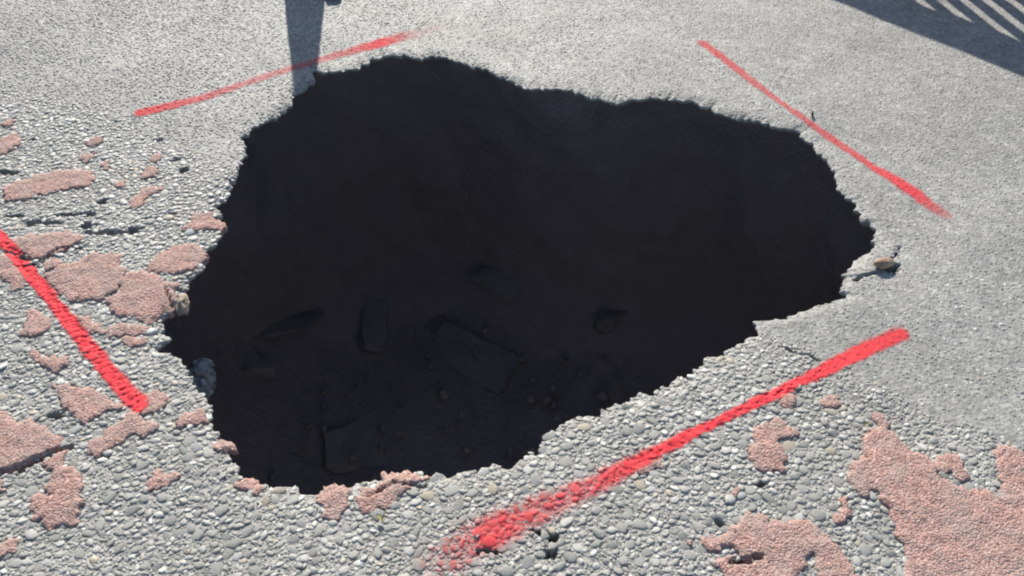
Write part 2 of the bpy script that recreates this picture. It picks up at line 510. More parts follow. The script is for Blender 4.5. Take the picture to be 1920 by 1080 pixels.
# ------------------------------------------------------------------ pink surfacing patches (positions in the photograph)
def z3(ox, oy, pts):
    return [(ox + x / 3.0, oy + y / 3.0) for x, y in pts]
PATCH = [
 ('largest pink gritty patch, filling the bottom right corner', z3(1280,720,[(1085,165),(1130,210),(1180,290),(1250,340),(1320,400),(1390,430),(1440,428),(1500,415),(1560,420),(1580,490),(1585,540),(1530,535),(1520,500),(1470,520),(1425,500),(1440,560),(1560,580),(1700,610),(1780,612),(1800,580),(1780,520),(1770,440),(1800,380),(1850,372),(1930,410),(2100,500),(2150,1200),(1270,1200),(1260,1080),(1255,1000),(1250,890),(1200,780),(1150,680),(1090,610),(1030,580),(1020,640),(980,590),(950,540),(960,470),(1030,440),(1060,430),(1025,390),(1040,320),(1100,290),(1120,250),(1085,200)])),
 ('pink patch broken open by two grey gaps at the bottom edge, beside the largest patch', z3(1280,720,[(100,860),(190,860),(280,850),(290,790),(360,745),(450,750),(470,790),(560,800),(620,760),(690,755),(730,800),(780,870),(850,920),(930,1010),(1000,1120),(780,1150),(765,1080),(770,1000),(740,930),(690,940),(660,1000),(640,1080),(640,1180),(420,1180),(250,1080),(170,1010),(220,985),(300,1015),(370,985),(340,930),(250,905),(190,960),(120,910)])),
 ('upright kidney shaped pink patch below the long red line', z3(1280,720,[(355,400),(390,330),(400,260),(470,225),(500,190),(560,205),(580,240),(630,260),(620,285),(560,290),(545,330),(565,390),(575,490),(530,510),(440,485),(380,440)])),
 ('small boot shaped pink patch left of the largest patch', z3(1280,720,[(870,650),(920,635),(945,690),(950,760),(910,785),(850,745),(890,730)])),
 ('small round pink patch near the right end of the chip seal', z3(1280,720,[(760,75),(850,50),(890,90),(870,125),(790,120)])),
 ('small pink patch touching the long red line from below', z3(1280,720,[(550,75),(620,70),(630,110),(590,150),(550,110)])),
 ('tiny pink crumb left of the broken pink patch', z3(1280,720,[(20,880),(60,865),(70,895),(40,912)])),
 ('tiny pink crumb below the kidney shaped patch', z3(1280,720,[(275,600),(312,600),(305,650),(280,645)])),
 ('rounded pink patch on the near rim of the hole', z3(640,720,[(80,640),(130,590),(200,560),(230,530),(220,490),(300,485),(400,490),(510,510),(440,545),(360,570),(340,640),(290,685),(180,710),(100,690)])),
 ('ragged pink patch on the near rim, left of the rounded one', [(587,927),(613,917),(620,907),(640,905),(653,907),(657,927),(647,940),(643,960),(640,976),(622,977),(600,950)]),
 ('pink patch right of the long red line, under its middle', z3(640,720,[(1660,490),(1700,440),(1800,440),(1830,470),(1750,495)])),
 ('pink patch under the lower end of the left red line', z3(0,720,[(290,0),(330,20),(480,20),(560,80),(640,110),(680,140),(600,160),(520,210),(470,230),(410,190),(350,140),(340,80)])),
 ('pink patch just right of the tip of the left red line', z3(0,720,[(770,150),(800,60),(870,20),(930,60),(950,120),(900,155),(820,170)])),
 ('big pink patch cut off by the left edge, above a long crack', z3(0,720,[(-200,120),(0,140),(60,190),(130,230),(250,250),(300,310),(350,350),(270,380),(180,430),(120,460),(0,510),(-180,560)])),
 ('slanting pink patch below the tip of the left red line', z3(0,720,[(480,360),(560,330),(600,280),(660,250),(740,160),(800,200),(880,250),(860,280),(740,290),(690,330),(620,370),(560,410),(520,395)])),
 ('hook shaped pink patch near the bottom left corner', z3(0,720,[(240,480),(260,430),(330,410),(370,370),(385,390),(340,450),(430,520),(460,600),(480,650),(440,700),(420,790),(360,800),(280,815),(210,790),(175,700),(180,650),(260,640),(320,640),(270,590),(290,540),(310,500)])),
 ('lone pink patch left of the near corner of the hole', z3(0,720,[(820,590),(860,500),(900,465),(950,500),(990,500),(1015,525),(970,550),(900,600),(840,615)])),
 ('pink patch by the left rim, above the small overhanging one', z3(0,720,[(980,210),(1010,180),(1080,150),(1150,145),(1180,210),(1120,215),(1060,230),(1000,260)])),
 ('small pink flake overhanging the lower left rim of the hole', z3(0,720,[(1210,340),(1250,310),(1300,330),(1345,368),(1290,365),(1230,370)])),
 ('pink patch at the bottom left bend of the rim', z3(0,720,[(1340,560),(1400,520),(1460,530),(1490,580),(1440,625),(1380,590)])),
 ('pink patch at the left edge just above the bottom corner', z3(0,720,[(-60,930),(0,920),(70,875),(110,910),(115,950),(40,980),(0,1010),(-60,1030)])),
 ('small pink patch at the left edge below the long crack', z3(0,720,[(-60,560),(0,560),(50,570),(50,600),(0,612),(-60,610)])),
 ('long flat pink patch at the upper left of the chip seal', [(10,355),(60,335),(110,325),(130,320),(180,325),(175,345),(120,355),(80,365),(30,377),(10,370)]),
 ('pink patch crossed by the upper part of the left red line', z3(0,360,[(60,290),(100,270),(180,255),(250,265),(310,240),(400,235),(470,270),(420,310),(350,350),(200,390),(130,350)])),
 ('big oval pink patch right of the middle of the left red line', z3(0,360,[(250,480),(340,430),(430,410),(510,365),(620,355),(680,380),(680,450),(690,510),(650,570),(560,605),(450,610),(360,580),(320,535)])),
 ('big oval pink patch reaching the left rim of the hole', z3(0,360,[(600,630),(680,578),(710,520),(730,475),(830,460),(900,490),(940,530),(985,540),(985,620),(940,670),(900,690),(850,730),(800,730),(790,690),(700,695),(620,665)])),
 ('smooth oval pink patch on the left rim of the hole', z3(0,360,[(840,410),(900,360),(980,325),(1060,315),(1140,325),(1160,380),(1130,430),(1020,455),(920,470),(870,455)])),
 ('pink patch on the left rim above the smooth oval one', z3(0,360,[(1040,220),(1070,180),(1100,125),(1160,120),(1210,145),(1240,160),(1265,185),(1250,190),(1220,210),(1150,220)])),
 ('narrow slanting pink patch in the upper chip seal', z3(0,360,[(730,80),(760,20),(850,-25),(935,-20),(860,20),(800,50),(790,95),(760,105)])),
 ('pink patch at the left edge, left of the red line', z3(0,360,[(-120,350),(0,360),(70,370),(110,420),(160,490),(170,520),(80,555),(60,510),(0,470),(-120,460)])),
 ('roundish pink patch left of the red line, among dark pebbles', z3(0,360,[(120,740),(180,670),(250,690),(300,720),(270,780),(190,820),(150,800)])),
 ('ragged pink strip below the two big oval patches', z3(0,360,[(430,700),(520,720),(570,770),(700,750),(790,740),(840,770),(820,810),(700,815),(590,810),(540,790),(480,780),(450,740)])),
 ('short pink strip under the ragged strip', z3(0,360,[(680,830),(800,820),(840,850),(740,875),(690,860)])),
 ('lowest pink patch left of the middle of the red line', z3(0,360,[(160,910),(210,895),(250,930),(350,920),(390,950),(330,1010),(260,990),(200,950)])),
 ('small pink patch wedged above the big oval beside the red line', z3(0,360,[(200,405),(330,390),(335,425),(260,450)])),
 ('uppermost large pink patch, cut off by the left edge', z3(0,0,[(-90,780),(0,790),(30,770),(80,760),(110,800),(90,830),(40,870),(0,885),(-90,880)])),
 ('small pink patch highest on the left edge', z3(0,0,[(0,700),(60,680),(80,700),(60,722),(20,722)])),
 ('narrow pink streak among the upper pebbles', z3(0,0,[(440,900),(480,870),(550,850),(520,890),(470,915)])),
 ('small pink patch below the narrow streak', z3(0,0,[(550,930),(600,900),(625,930),(590,957)])),
 ('upright pink patch above the narrow slanting one', z3(0,0,[(790,990),(830,940),(880,960),(890,1000),(830,1010)])),
 ('small pink spot highest above the rim pebbles', z3(0,0,[(850,880),(900,870),(912,900),(870,912)])),
 ('small pink spot beside the narrow streak', z3(0,0,[(480,790),(560,770),(565,810),(500,818)])),
 ('small pink spot between the long flat patch and the rim', z3(0,0,[(630,1030),(700,1015),(712,1050),(640,1062)])),
]
PX0, PX1, PY0, PY1, CELL = -2.15, 2.15, .35, 3.05, .0017
GW = int((PX1 - PX0) / CELL)
GH = int((PY1 - PY0) / CELL)
HM = np.full((GH, GW), -1.0)                 # top of whatever lies on the road, for draping the paint

def raster_box(x0, x1, y0, y1):
    a = max(0, int((x0 - PX0) / CELL)); b = min(GW, int((x1 - PX0) / CELL) + 2)
    c = max(0, int((y0 - PY0) / CELL)); d = min(GH, int((y1 - PY0) / CELL) + 2)
    return a, b, c, d

def jag_poly(pts, seed, step=.004, amp=1.0):
    w = at_arr(pts)
    ar = 0.5 * np.sum(w[:, 0] * np.roll(w[:, 1], -1) - np.roll(w[:, 0], -1) * w[:, 1])
    if ar < 0:
        w = w[::-1]
    # one corner-cutting pass, then an even resampling
    for _ in range(1):
        nx = np.roll(w, -1, 0)
        w = np.stack([w * .78 + nx * .22, w * .22 + nx * .78], 1).reshape(-1, 2)
    nx = np.roll(w, -1, 0)
    L = np.hypot(*(nx - w).T)
    cum = np.concatenate([[0], np.cumsum(L)])
    m = max(14, int(cum[-1] / step))
    s = np.arange(m) * cum[-1] / m
    wx = np.interp(s, cum, np.append(w[:, 0], w[0, 0]))
    wy = np.interp(s, cum, np.append(w[:, 1], w[0, 1]))
    tx = np.roll(wx, -1) - np.roll(wx, 1)
    ty = np.roll(wy, -1) - np.roll(wy, 1)
    q = np.hypot(tx, ty) + 1e-9
    d = amp * (vnoise(wx, wy, .022, seed) * .014 + vnoise(wx, wy, .010, seed + 1) * .012 + vnoise(wx, wy, .005, seed + 2) * .008)
    d = d + min(.005, .035 * math.sqrt(abs(ar)))
    return np.stack([wx + ty / q * d, wy - tx / q * d], 1)

def patch_top(x, y, edge):
    t = .0058 + vnoise(x, y, .06, 61) * .003 + vnoise(x, y, .018, 64) * .003
    return t * (0.55 + .45 * np.clip(edge / .007, 0, 1)) 

patch_polys = []
for pi, (lab, pts) in enumerate(PATCH):
    P = jag_poly(pts, 100 + pi * 5, .0032)
    x0, y0 = P.min(0)
    x1, y1 = P.max(0)
    sp = .0042
    mx, my = np.meshgrid(np.arange(x0, x1, sp), np.arange(y0, y1, sp))
    mx = mx.ravel() + rng.uniform(-.0013, .0013, mx.size)
    my = my.ravel() + rng.uniform(-.0013, .0013, my.size)
    ins = in_poly(mx, my, P)
    mx, my = mx[ins], my[ins]
    if len(mx):
        d, _ = seg_dist(mx, my, P, True)
        keep = d > .002
        mx, my = mx[keep], my[keep]
    vc = [Vector((float(a), float(b))) for a, b in P] + [Vector((float(a), float(b))) for a, b in zip(mx, my)]
    res = delaunay_2d_cdt(vc, [], [list(range(len(P)))], 1, 1e-6)
    vv = np.array([(v.x, v.y) for v in res[0]])
    tri = np.array([f for f in res[2] if len(f) == 3], np.int32)
    e, _ = seg_dist(vv[:, 0], vv[:, 1], P, True)
    e = np.where(e < 1e-5, 0, e)
    sg = smooth_ground(vv[:, 0], vv[:, 1])
    pz = np.minimum(pit_amount(vv[:, 0], vv[:, 1]), .012)
    zz = sg - pz + patch_top(vv[:, 0], vv[:, 1], e) + rng.uniform(-.0011, .0011, len(vv)) * (e > 0)
    # skirt
    cnt = {}
    for f in tri:
        for k in range(3):
            a, b = int(f[k]), int(f[(k + 1) % 3])
            cnt[(a, b)] = cnt.get((a, b), 0) + 1
    be = [(a, b) for (a, b) in cnt if (b, a) not in cnt]
    bv = sorted({a for a, b in be} | {b for a, b in be})
    idx = {a: len(vv) + k for k, a in enumerate(bv)}
    V = np.concatenate([np.column_stack([vv, zz]), np.column_stack([vv[bv], sg[bv] - .012])])
    ext = []
    for a, b in be:
        ext.append((b, a, idx[a]))
        ext.append((b, idx[a], idx[b]))
    T = np.concatenate([tri, np.array(ext, np.int32)])
    o = link('surfacing_patch', mesh_arr('surfacing_patch', V, T, True), M_pink, road)
    o['label'] = lab
    patch_polys.append((P, x0, x1, y0, y1))
    a, b, c, dd = raster_box(x0, x1, y0, y1)
    if b > a and dd > c:
        X, Y = np.meshgrid(PX0 + np.arange(a, b) * CELL, PY0 + np.arange(c, dd) * CELL)
        ii = in_poly(X, Y, P)
        if ii.any():
            ed, _ = seg_dist(X[ii], Y[ii], P, True)
            sub_ = HM[c:dd, a:b]
            sub_[ii] = np.maximum(sub_[ii], smooth_ground(X[ii], Y[ii]) - np.minimum(pit_amount(X[ii], Y[ii]), .012) + patch_top(X[ii], Y[ii], ed))

def in_patch(x, y, shrink=0.0):
    ins = np.zeros(np.shape(x), bool)
    for P, x0, x1, y0, y1 in patch_polys:
        w = (x > x0) & (x < x1) & (y > y0) & (y < y1)
        if w.any():
            k = np.where(w)[0]
            q = in_poly(x[k], y[k], P)
            if shrink and q.any():
                d, _ = seg_dist(x[k][q], y[k][q], P, True)
                kk = k[q][d > shrink]
                ins[kk] = True
            else:
                ins[k[q]] = True
    return ins

# ------------------------------------------------------------------ pebbles of the chip seal
NV = 40
def peb_variant(i):
    r = np.random.default_rng(900 + i)
    n = 8
    ang = np.arange(n) * 2 * math.pi / n + r.uniform(-.30, .30, n)
    rad = 1 + r.uniform(-.24, .15, n)
    V = [(0.0 + r.uniform(-.2, .2), r.uniform(-.2, .2), 1.0)]
    for (q, z, jz) in ((.66, .93, .10), (.95, .50, .16), (1.0, -.9, 0)):
        for k in range(n):
            rk = rad[k] * q * (1 + r.uniform(-.06, .06))
            V.append((math.cos(ang[k]) * rk, math.sin(ang[k]) * rk, z + r.uniform(-jz, jz)))
    T = []
    for k in range(n):
        T.append((0, 1 + k, 1 + (k + 1) % n))
        for j in range(2):
            a, b = 1 + j * n + k, 1 + j * n + (k + 1) % n
            T += [(a, a + n, b), (b, a + n, b + n)]
    return np.array(V), np.array(T, np.int32)
PV = [peb_variant(i) for i in range(NV)]
PT = PV[0][1]
tones = np.clip(rng.normal(.50, .15, NV), .05, .84)
tones[:4] = (.90, .93, .90, .91)
tones[6:9] = (.92, .94, .89)
tones[4] = .97

xr = (at(-190, 100).x, at(2100, 100).x)
pebs = []
grid = {}
GC = .03
def near(x, y, r, kf):
    gi, gj = int(x / GC), int(y / GC)
    for a in (-1, 0, 1):
        for b in (-1, 0, 1):
            for (px, py, pr) in grid.get((gi + a, gj + b), ()):
                if (px - x) ** 2 + (py - y) ** 2 < (kf * (pr + r)) ** 2:
                    return True
    return False
b_top, _t = None, None
edge_line = chip_w[:20]
for (amin, amax, count, kf) in ((.0115, .0160, 4000, .84), (.0085, .0120, 22000, .78), (.0062, .0088, 70000, .75), (.0042, .0062, 110000, .75), (.0030, .0042, 60000, .80)):
    X = rng.uniform(-2.1, 1.9, count)
    Y = rng.uniform(.42, 2.55, count)
    px, py = project(X, Y)
    ok = (px > -170) & (px < 2080) & (py < 1210) & (py > 60)
    ok &= in_poly(X + vnoise(X, Y, .05, 21) * .07, Y + vnoise(X, Y, .05, 22) * .07, chip_w)
    ok &= hole_r(X, Y) > .002
    X, Y = X[ok], Y[ok]
    k = ~in_patch(X, Y, .004)
    X, Y = X[k], Y[k]
    k = pit_amount(X, Y) < .008
    X, Y = X[k], Y[k]
    de, _ = seg_dist(X, Y, edge_line)
    ppx, ppy = project(X, Y)
    A = rng.uniform(amin, amax, len(X))
    u = rng.uniform(0, 1, len(X))
    # the stones get smaller towards the fine asphalt; bare binder shows in places
    small = np.clip(de / .22, .0, 1)
    lim = .0075 + .0115 * small
    bare = vnoise(X, Y, .13, 71) + vnoise(X, Y, .05, 72) * .6
    for i in range(len(X)):
        a = A[i]
        if a > lim[i] * (0.8 + .5 * u[i]):
            continue
        if bare[i] > .42 and u[i] > .35:
            continue
        asp = random.uniform(.48, .88)
        r = a * math.sqrt(asp)
        if near(X[i], Y[i], r, kf):
            continue
        grid.setdefault((int(X[i] / GC), int(Y[i] / GC)), []).append((X[i], Y[i], r))
        # lying mostly with the long side across the road
        rot = random.gauss(0.2, .65)
        h = a * random.uniform(.16, .37) * (0.8 if a > .011 else 1.0)
        pebs.append((X[i], Y[i], a, a * asp, rot, h, random.randrange(NV) if random.random() > .0 else 0, random.gauss(0, .12), random.gauss(0, .12)))
pebs = np.array(pebs)
pg = ground(pebs[:, 0], pebs[:, 1])
ppx, ppy = project(pebs[:, 0], pebs[:, 1])
scale_px = 1.0 / np.hypot(pebs[:, 1], CAM_H)
vis = (ppx > 5) & (ppx < 1915) & (ppy > 5) & (ppy < 1075)
sizepx = np.where(vis, pebs[:, 2] * np.sqrt(pebs[:, 3] / pebs[:, 2]) * scale_px ** 1.5, 0)
bigi = set(np.argsort(-sizepx)[:300].tolist())
pmesh = []
for k in range(NV):
    pmesh.append(mesh_arr('pebble', PV[k][0], PT, True, {'tone': np.full(25, tones[k])}))
    pmesh[-1].materials.append(M_peb)
AV, AT, ATn = [], [], []
base = 0
for i, (x, y, a, b, rot, h, vk, tx, ty) in enumerate(pebs):
    vk = int(vk)
    z = pg[i]
    if i in bigi:
        o = bpy.data.objects.new('pebble', pmesh[vk])
        o.location = (x, y, z)
        o.rotation_euler = (tx, ty, rot)
        o.scale = (a, b, h)
        C.objects.link(o)
        o.parent = road
    else:
        q = PV[vk][0]
        c, s = math.cos(rot), math.sin(rot)
        lx = q[:, 0] * a
        ly = q[:, 1] * b
        wx = lx * c - ly * s
        wy = lx * s + ly * c
        AV.append(np.column_stack([x + wx, y + wy, z + q[:, 2] * h - wx * ty + wy * tx]))
        AT.append(PT + base)
        ATn.append(np.full(25, np.clip(tones[vk] + random.gauss(0, .009), 0, 1)))
        base += 25
    # height of the stone for the paint
    R = a * 1.1
    c0, c1, r0, r1 = raster_box(x - R, x + R, y - R, y + R)
    if c1 > c0 and r1 > r0:
        X, Y = np.meshgrid(PX0 + np.arange(c0, c1) * CELL - x, PY0 + np.arange(r0, r1) * CELL - y)
        c, s = math.cos(rot), math.sin(rot)
        lx = (X * c + Y * s) / (a * 1.0)
        ly = (-X * s + Y * c) / (b * 1.0)
        q = lx * lx + ly * ly
        zz = np.where(q < 1, z + h * (1 - np.clip(q, 0, 1) ** 2.2) ** .6 - X * ty + Y * tx, -1)
        HM[r0:r1, c0:c1] = np.maximum(HM[r0:r1, c0:c1], zz)
o = link('pebbles', mesh_arr('pebbles', np.concatenate(AV), np.concatenate(AT), True, {'tone': np.concatenate(ATn)}), M_peb, road)
o['kind'] = 'stuff'

# ------------------------------------------------------------------ fine grit of the asphalt
sp = .0092
mx, my = np.meshgrid(np.arange(-2.1, 2.1, sp), np.arange(.55, 2.98, sp))
mx = mx.ravel() + rng.uniform(-.5, .5, mx.size) * sp
my = my.ravel() + rng.uniform(-.5, .5, my.size) * sp
px, py = project(mx, my)
ok = (px > -120) & (px < 2040) & (py > -70) & (py < 1150)
mx2, my2 = mx.copy(), my.copy()
inchip = in_poly(mx + vnoise(mx, my, .05, 21) * .05, my + vnoise(mx, my, .05, 22) * .05, chip_w)
okc = ok & inchip & (hole_r(mx, my) > .002)
ok &= ~inchip
ok &= hole_r(mx, my) > .001
mx, my, px, py = mx[ok], my[ok], px[ok], py[ok]
coarse = np.clip(1.25 - px / 1100.0 + vnoise(mx, my, .2, 81) * .5, 0.0, 1)      # coarser chips towards the left
keep = rng.uniform(0, 1, len(mx)) < (.62 + .33 * coarse)
keep &= pit_amount(mx, my) < .008
mx, my, coarse = mx[keep], my[keep], coarse[keep]
cx_, cy_ = mx2[okc], my2[okc]
cx_, cy_ = (np.concatenate([cx_, cx_ + .0043]), np.concatenate([cy_, cy_ + .0039]))
kc = ~in_patch(cx_, cy_) & (pit_amount(cx_, cy_) < .03) & (hole_r(cx_, cy_) > .002)
cx_, cy_ = cx_[kc], cy_[kc]
n_asph = len(mx)
mx, my = np.concatenate([mx, cx_]), np.concatenate([my, cy_])
coarse = np.concatenate([coarse, np.zeros(len(cx_))])
n = len(mx)
gr = rng.uniform(.0030, .0058, n) * (1 + .28 * coarse)
gh = gr * rng.uniform(.12, .40, n) * (.8 + .25 * coarse)
gr[n_asph:] *= rng.uniform(.4, .8, n - n_asph)
gh[n_asph:] = gr[n_asph:] * rng.uniform(.2, .8, n - n_asph)
gzz = ground(mx, my)
m = 5
ang = (np.arange(m) * 2 * math.pi / m)[None, :] + rng.uniform(0, 6.28, n)[:, None] + rng.uniform(-.3, .3, (n, m))
rot = rng.uniform(0, 3.14, n)[:, None]
asp = rng.uniform(.6, 1.0, n)[:, None]
def ringv(q, z):
    rj = gr[:, None] * q * rng.uniform(.8, 1.15, (n, m))
    lx = np.cos(ang) * rj
    ly = np.sin(ang) * rj * asp
    return np.stack([mx[:, None] + lx * np.cos(rot) - ly * np.sin(rot), my[:, None] + lx * np.sin(rot) + ly * np.cos(rot), gzz[:, None] + gh[:, None] * (z + rng.uniform(-.25, .25, (n, m)))], 2)
r1 = ringv(.62, .85)
r2 = ringv(1.0, -.5)
V = np.concatenate([r1, r2], 1).reshape(-1, 3)
bt = []
for k in range(1, m - 1):
    bt.append((0, k, k + 1))
for k in range(m):
    a, b = k, (k + 1) % m
    bt += [(a, a + m, b), (b, a + m, b + m)]
bt = np.array(bt, np.int32)
T = (bt[None] + (np.arange(n) * 2 * m)[:, None, None]).reshape(-1, 3)
gt = np.clip(rng.normal(.45, .2, n), 0, .86)
sel = rng.uniform(0, 1, n)
gt[n_asph:] = np.clip(rng.normal(.78, .12, n - n_asph), .3, .9)
gt = np.where(sel > .95, .92, gt)
gt = np.where(sel < .012, .98, gt)
o = link('asphalt_grit', mesh_arr('asphalt_grit', V, T, True, {'tone': np.repeat(gt, 2 * m)}), M_grit, road)
o['kind'] = 'stuff'
ci = ((mx - PX0) / CELL).astype(int)
cj = ((my - PY0) / CELL).astype(int)
for a in range(-3, 4):
    for b in range(-3, 4):
        ii = ci + a
        jj = cj + b
        q = np.hypot(a, b) * CELL / gr
        w = (ii >= 0) & (ii < GW) & (jj >= 0) & (jj < GH) & (q < 1)
        z = gzz + gh * np.where(q < .62, .95, .95 - (q - .62) * 2.0)
        np.maximum.at(HM, (jj[w], ii[w]), z[w])

# ------------------------------------------------------------------ sprayed paint lines, draped over the stones
def paint_line(name_label, pts, widths, cover, fade, seed, floor=1.0):
    """widths/cover are given at even steps along the line (pixels of width, 0..1 of coverage)"""
    W = at_arr(pts)
    sc_px = np.array([(at(p[0] + 10, p[1]) - at(p[0] - 10, p[1])).length / 20 for p in pts])
    x0, y0 = W.min(0) - .12
    x1, y1 = W.max(0) + .12
    a, b, c, d = raster_box(x0, x1, y0, y1)
    X, Y = np.meshgrid(PX0 + np.arange(a, b) * CELL, PY0 + np.arange(c, d) * CELL)
    D, Tt = seg_dist(X, Y, W)
    D = D + vnoise(X, Y, .03, seed) * .006 + vnoise(X, Y, .008, seed + 1) * .004
    u = np.linspace(0, 1, len(widths))
    hw = np.interp(Tt, u, widths) * .43 * np.interp(Tt, np.linspace(0, 1, len(sc_px)), sc_px)
    cv = np.interp(Tt, u, cover)
    fd = np.interp(Tt, np.linspace(0, 1, len(fade)), fade) * 1.8 + .003
    cov = cv * np.clip(1 - (D - hw * .75) / (hw * .5 + fd), 0, 1)
    over = .42 * np.clip(1 - D / (hw + fd * 3.0), 0, 1) ** 1.3         # overspray specks
    cov = np.maximum(cov, over)
    z = HM[c:d, a:b]
    g = ground(X.ravel(), Y.ravel()).reshape(X.shape)
    z = np.maximum(z, g) + .0008
    # the mist does not reach the deep gaps between the stones
    thin = np.clip((1.05 - cv) * 2.2, 0, 1)
    cov = cov * (1 - thin * (1 - np.clip((z - g) / .0035, floor, 1)))
    keepv = (cov > .05) & (hole_r(X, Y) > .003)
    q = keepv[:-1, :-1] & keepv[1:, :-1] & keepv[:-1, 1:] & keepv[1:, 1:]
    zs = np.stack([z[:-1, :-1], z[1:, :-1], z[:-1, 1:], z[1:, 1:]])
    q &= (zs.max(0) - zs.min(0)) < .0038
    w = X.shape[1]
    J, I = np.where(q)
    k0 = J * w + I
    F4 = np.stack([k0, k0 + 1, k0 + w + 1, k0 + w], 1)
    used = np.unique(F4)
    remap = np.full(X.size, -1, np.int64)
    remap[used] = np.arange(len(used))
    V = np.column_stack([X.ravel()[used], Y.ravel()[used], z.ravel()[used]])
    o = link('spray_paint_line', mesh_arr('spray_paint_line', V, remap[F4], True, {'cover': cov.ravel()[used]}), M_paint)
    tag(o, name_label, 'paint line', 'red spray paint lines around the hole')
    return o

paint_line('thin faded red spray line above the far left rim, crossed by a narrow shadow',
           [(266,211),(330,197),(400,178),(480,150),(560,125),(640,101),(700,85),(745,70),(772,64),(825,50)],
           [29,29,27,25,25,26,28,31,33,42], [.78,.70,.62,.58,.57,.57,.62,.84,.5,.22], [.003,.003,.003,.003,.004,.010,.018], 300)
paint_line('straight red spray line right of the hole, slanting down to the right',
           [(1318,80),(1370,121),(1420,160),(1475,200),(1530,238),(1585,275),(1640,312),(1690,344),(1730,374),(1774,403)],
           [24,21,19,17,17,18,19,22,31,24], [.66,.68,.65,.64,.64,.66,.68,.75,.86,.52], [.004,.003,.003,.004,.008], 310)
paint_line('thick bright red spray line left of the hole, cut off by the left edge',
           [(-25,424),(5,450),(40,492),(90,555),(150,630),(210,705),(262,762)],
           [19,19,20,21,23,26,24], [1.2,1.2,1.2,1.2,1.2,1.2,1.1], [.002,.003,.003,.005], 320)
paint_line('longest red spray line in front of the hole, spreading over pebbles at its lower end',
           [(1690,624),(1650,641),(1600,665),(1500,715),(1400,765),(1320,804),(1250,838),(1150,890),(1050,940),(950,985),(880,1022),(830,1052)],
           [29,28,24,19,16,16,18,25,42,50,60,72], [.95,1.0,1.0,1.05,1.1,1.1,1.05,.95,.78,.74,.86,.58], [.005,.003,.003,.003,.008,.014,.018], 330, .62)

# ------------------------------------------------------------------ loose lumps, stones, rubble
def lump(name, mat, loc, size, seed, parent=None, rot=(0, 0, 0), sub=3, amp=.28, fl=.5):
    bm = bmesh.new()
    bmesh.ops.create_icosphere(bm, subdivisions=sub, radius=1.0)
    r = random.Random(seed)
    off = Vector((r.uniform(0, 50), r.uniform(0, 50), r.uniform(0, 50)))
    from mathutils import noise as mn
    for v in bm.verts:
        d = v.co.normalized()
        k = 1 + amp * mn.noise(d * 1.4 + off) + amp * fl * mn.noise(d * 3.2 + off) + amp * fl * .5 * mn.noise(d * 7.5 + off)
        v.co = Vector((d.x * size[0], d.y * size[1], d.z * size[2])) * k
    o = bm_link(name, bm, mat, parent, True)
    o.location = loc
    o.rotation_euler = rot
    return o

def chunk(name, mat, loc, size, seed, rot=(0, 0, 0)):
    r = random.Random(seed)
    bm = bmesh.new()
    for k in range(14):
        p = Vector((r.uniform(-1, 1), r.uniform(-1, 1), r.uniform(-1, 1)))
        m_ = max(abs(p.x), abs(p.y), abs(p.z))
        p = p / m_ * r.uniform(.82, 1)
        bm.verts.new((p.x * size[0], p.y * size[1], p.z * size[2]))
    res = bmesh.ops.convex_hull(bm, input=bm.verts)
    junk = [g for g in res['geom_interior'] if isinstance(g, bmesh.types.BMVert)]
    bmesh.ops.delete(bm, geom=junk, context='VERTS')
    bmesh.ops.triangulate(bm, faces=bm.faces[:])
    bmesh.ops.subdivide_edges(bm, edges=bm.edges[:], cuts=3, use_grid_fill=True)
    for _ in range(0):
        bmesh.ops.smooth_vert(bm, verts=bm.verts[:], factor=.35, use_axis_x=True, use_axis_y=True, use_axis_z=True)
    from mathutils import noise as mn
    off = Vector((seed * 1.7, seed * .3, 0))
    for v in bm.verts:
        v.co += v.co.normalized() * (mn.noise(v.co * 14 + off) * .022 + mn.noise(v.co * 40 + off) * .010)
    o = bm_link(name, bm, mat)
    o.location = loc
    o.rotation_euler = rot
    return o

def on_ground(px, py, dz=0.0):
    p = at(px, py)
    return (p.x, p.y, float(ground(np.array([p.x]), np.array([p.y]))[0]) + dz)

p = at(1655, 499)
p = (p.x, p.y, .010)
tag(lump('brown_stone', M_brown, p, (.025, .014, .013), 5, rot=(0, .1, .25)), 'small tan and brown stone lodged in a crack right of the hole', 'stone')
p = on_ground(1680, 505, -.012)
tag(lump('dark_stone', M_brown, (p[0], p[1], p[2] + .016), (.008, .007, .008), 6), 'tiny dark pebble in the pit beside the tan stone', 'stone')
p = at(337, 566)
tag(lump('clay_clod', M_clay, (p.x + .004, p.y, -.012), (.013, .027, .020), 8, rot=(0, .3, .2), amp=.42, fl=.6, sub=4), 'pale tan clod of earth hanging in the notch of the left rim', 'clod')
p = at(372, 712, -.24)
gl = bpy.data.objects.new('gravel_lump', None)
gl.location = p
C.objects.link(gl)
tag(gl, 'crumbly grey gravel lump in the shade just under the left rim', 'gravel lump')
lump('lump_core', M_gravel, (0, 0, -.02), (.025, .065, .055), 9, parent=gl, amp=.3)
r = random.Random(44)
for k in range(70):
    a = r.uniform(0, 6.283)
    e = r.uniform(-.2, 1.0)
    rr_ = math.cos(math.asin(max(-1, min(1, e))))
    me = pmesh[r.randrange(NV)]
    o = bpy.data.objects.new('gravel', me)
    o.location = (.026 * rr_ * math.cos(a), .067 * rr_ * math.sin(a), -.02 + .056 * e)
    o.rotation_euler = (r.uniform(-.6, .6), r.uniform(-.6, .6), r.uniform(0, 3))
    q = r.uniform(.005, .010)
    o.scale = (q, q * .75, q * .7)
    C.objects.link(o)
    o.parent = gl
p = at(622, 1)
tag(lump('brown_clod', M_brown, (p.x, p.y + .035, .016), (.032, .04, .022), 12), 'brown stone at the top edge beside the narrow shadow', 'stone')

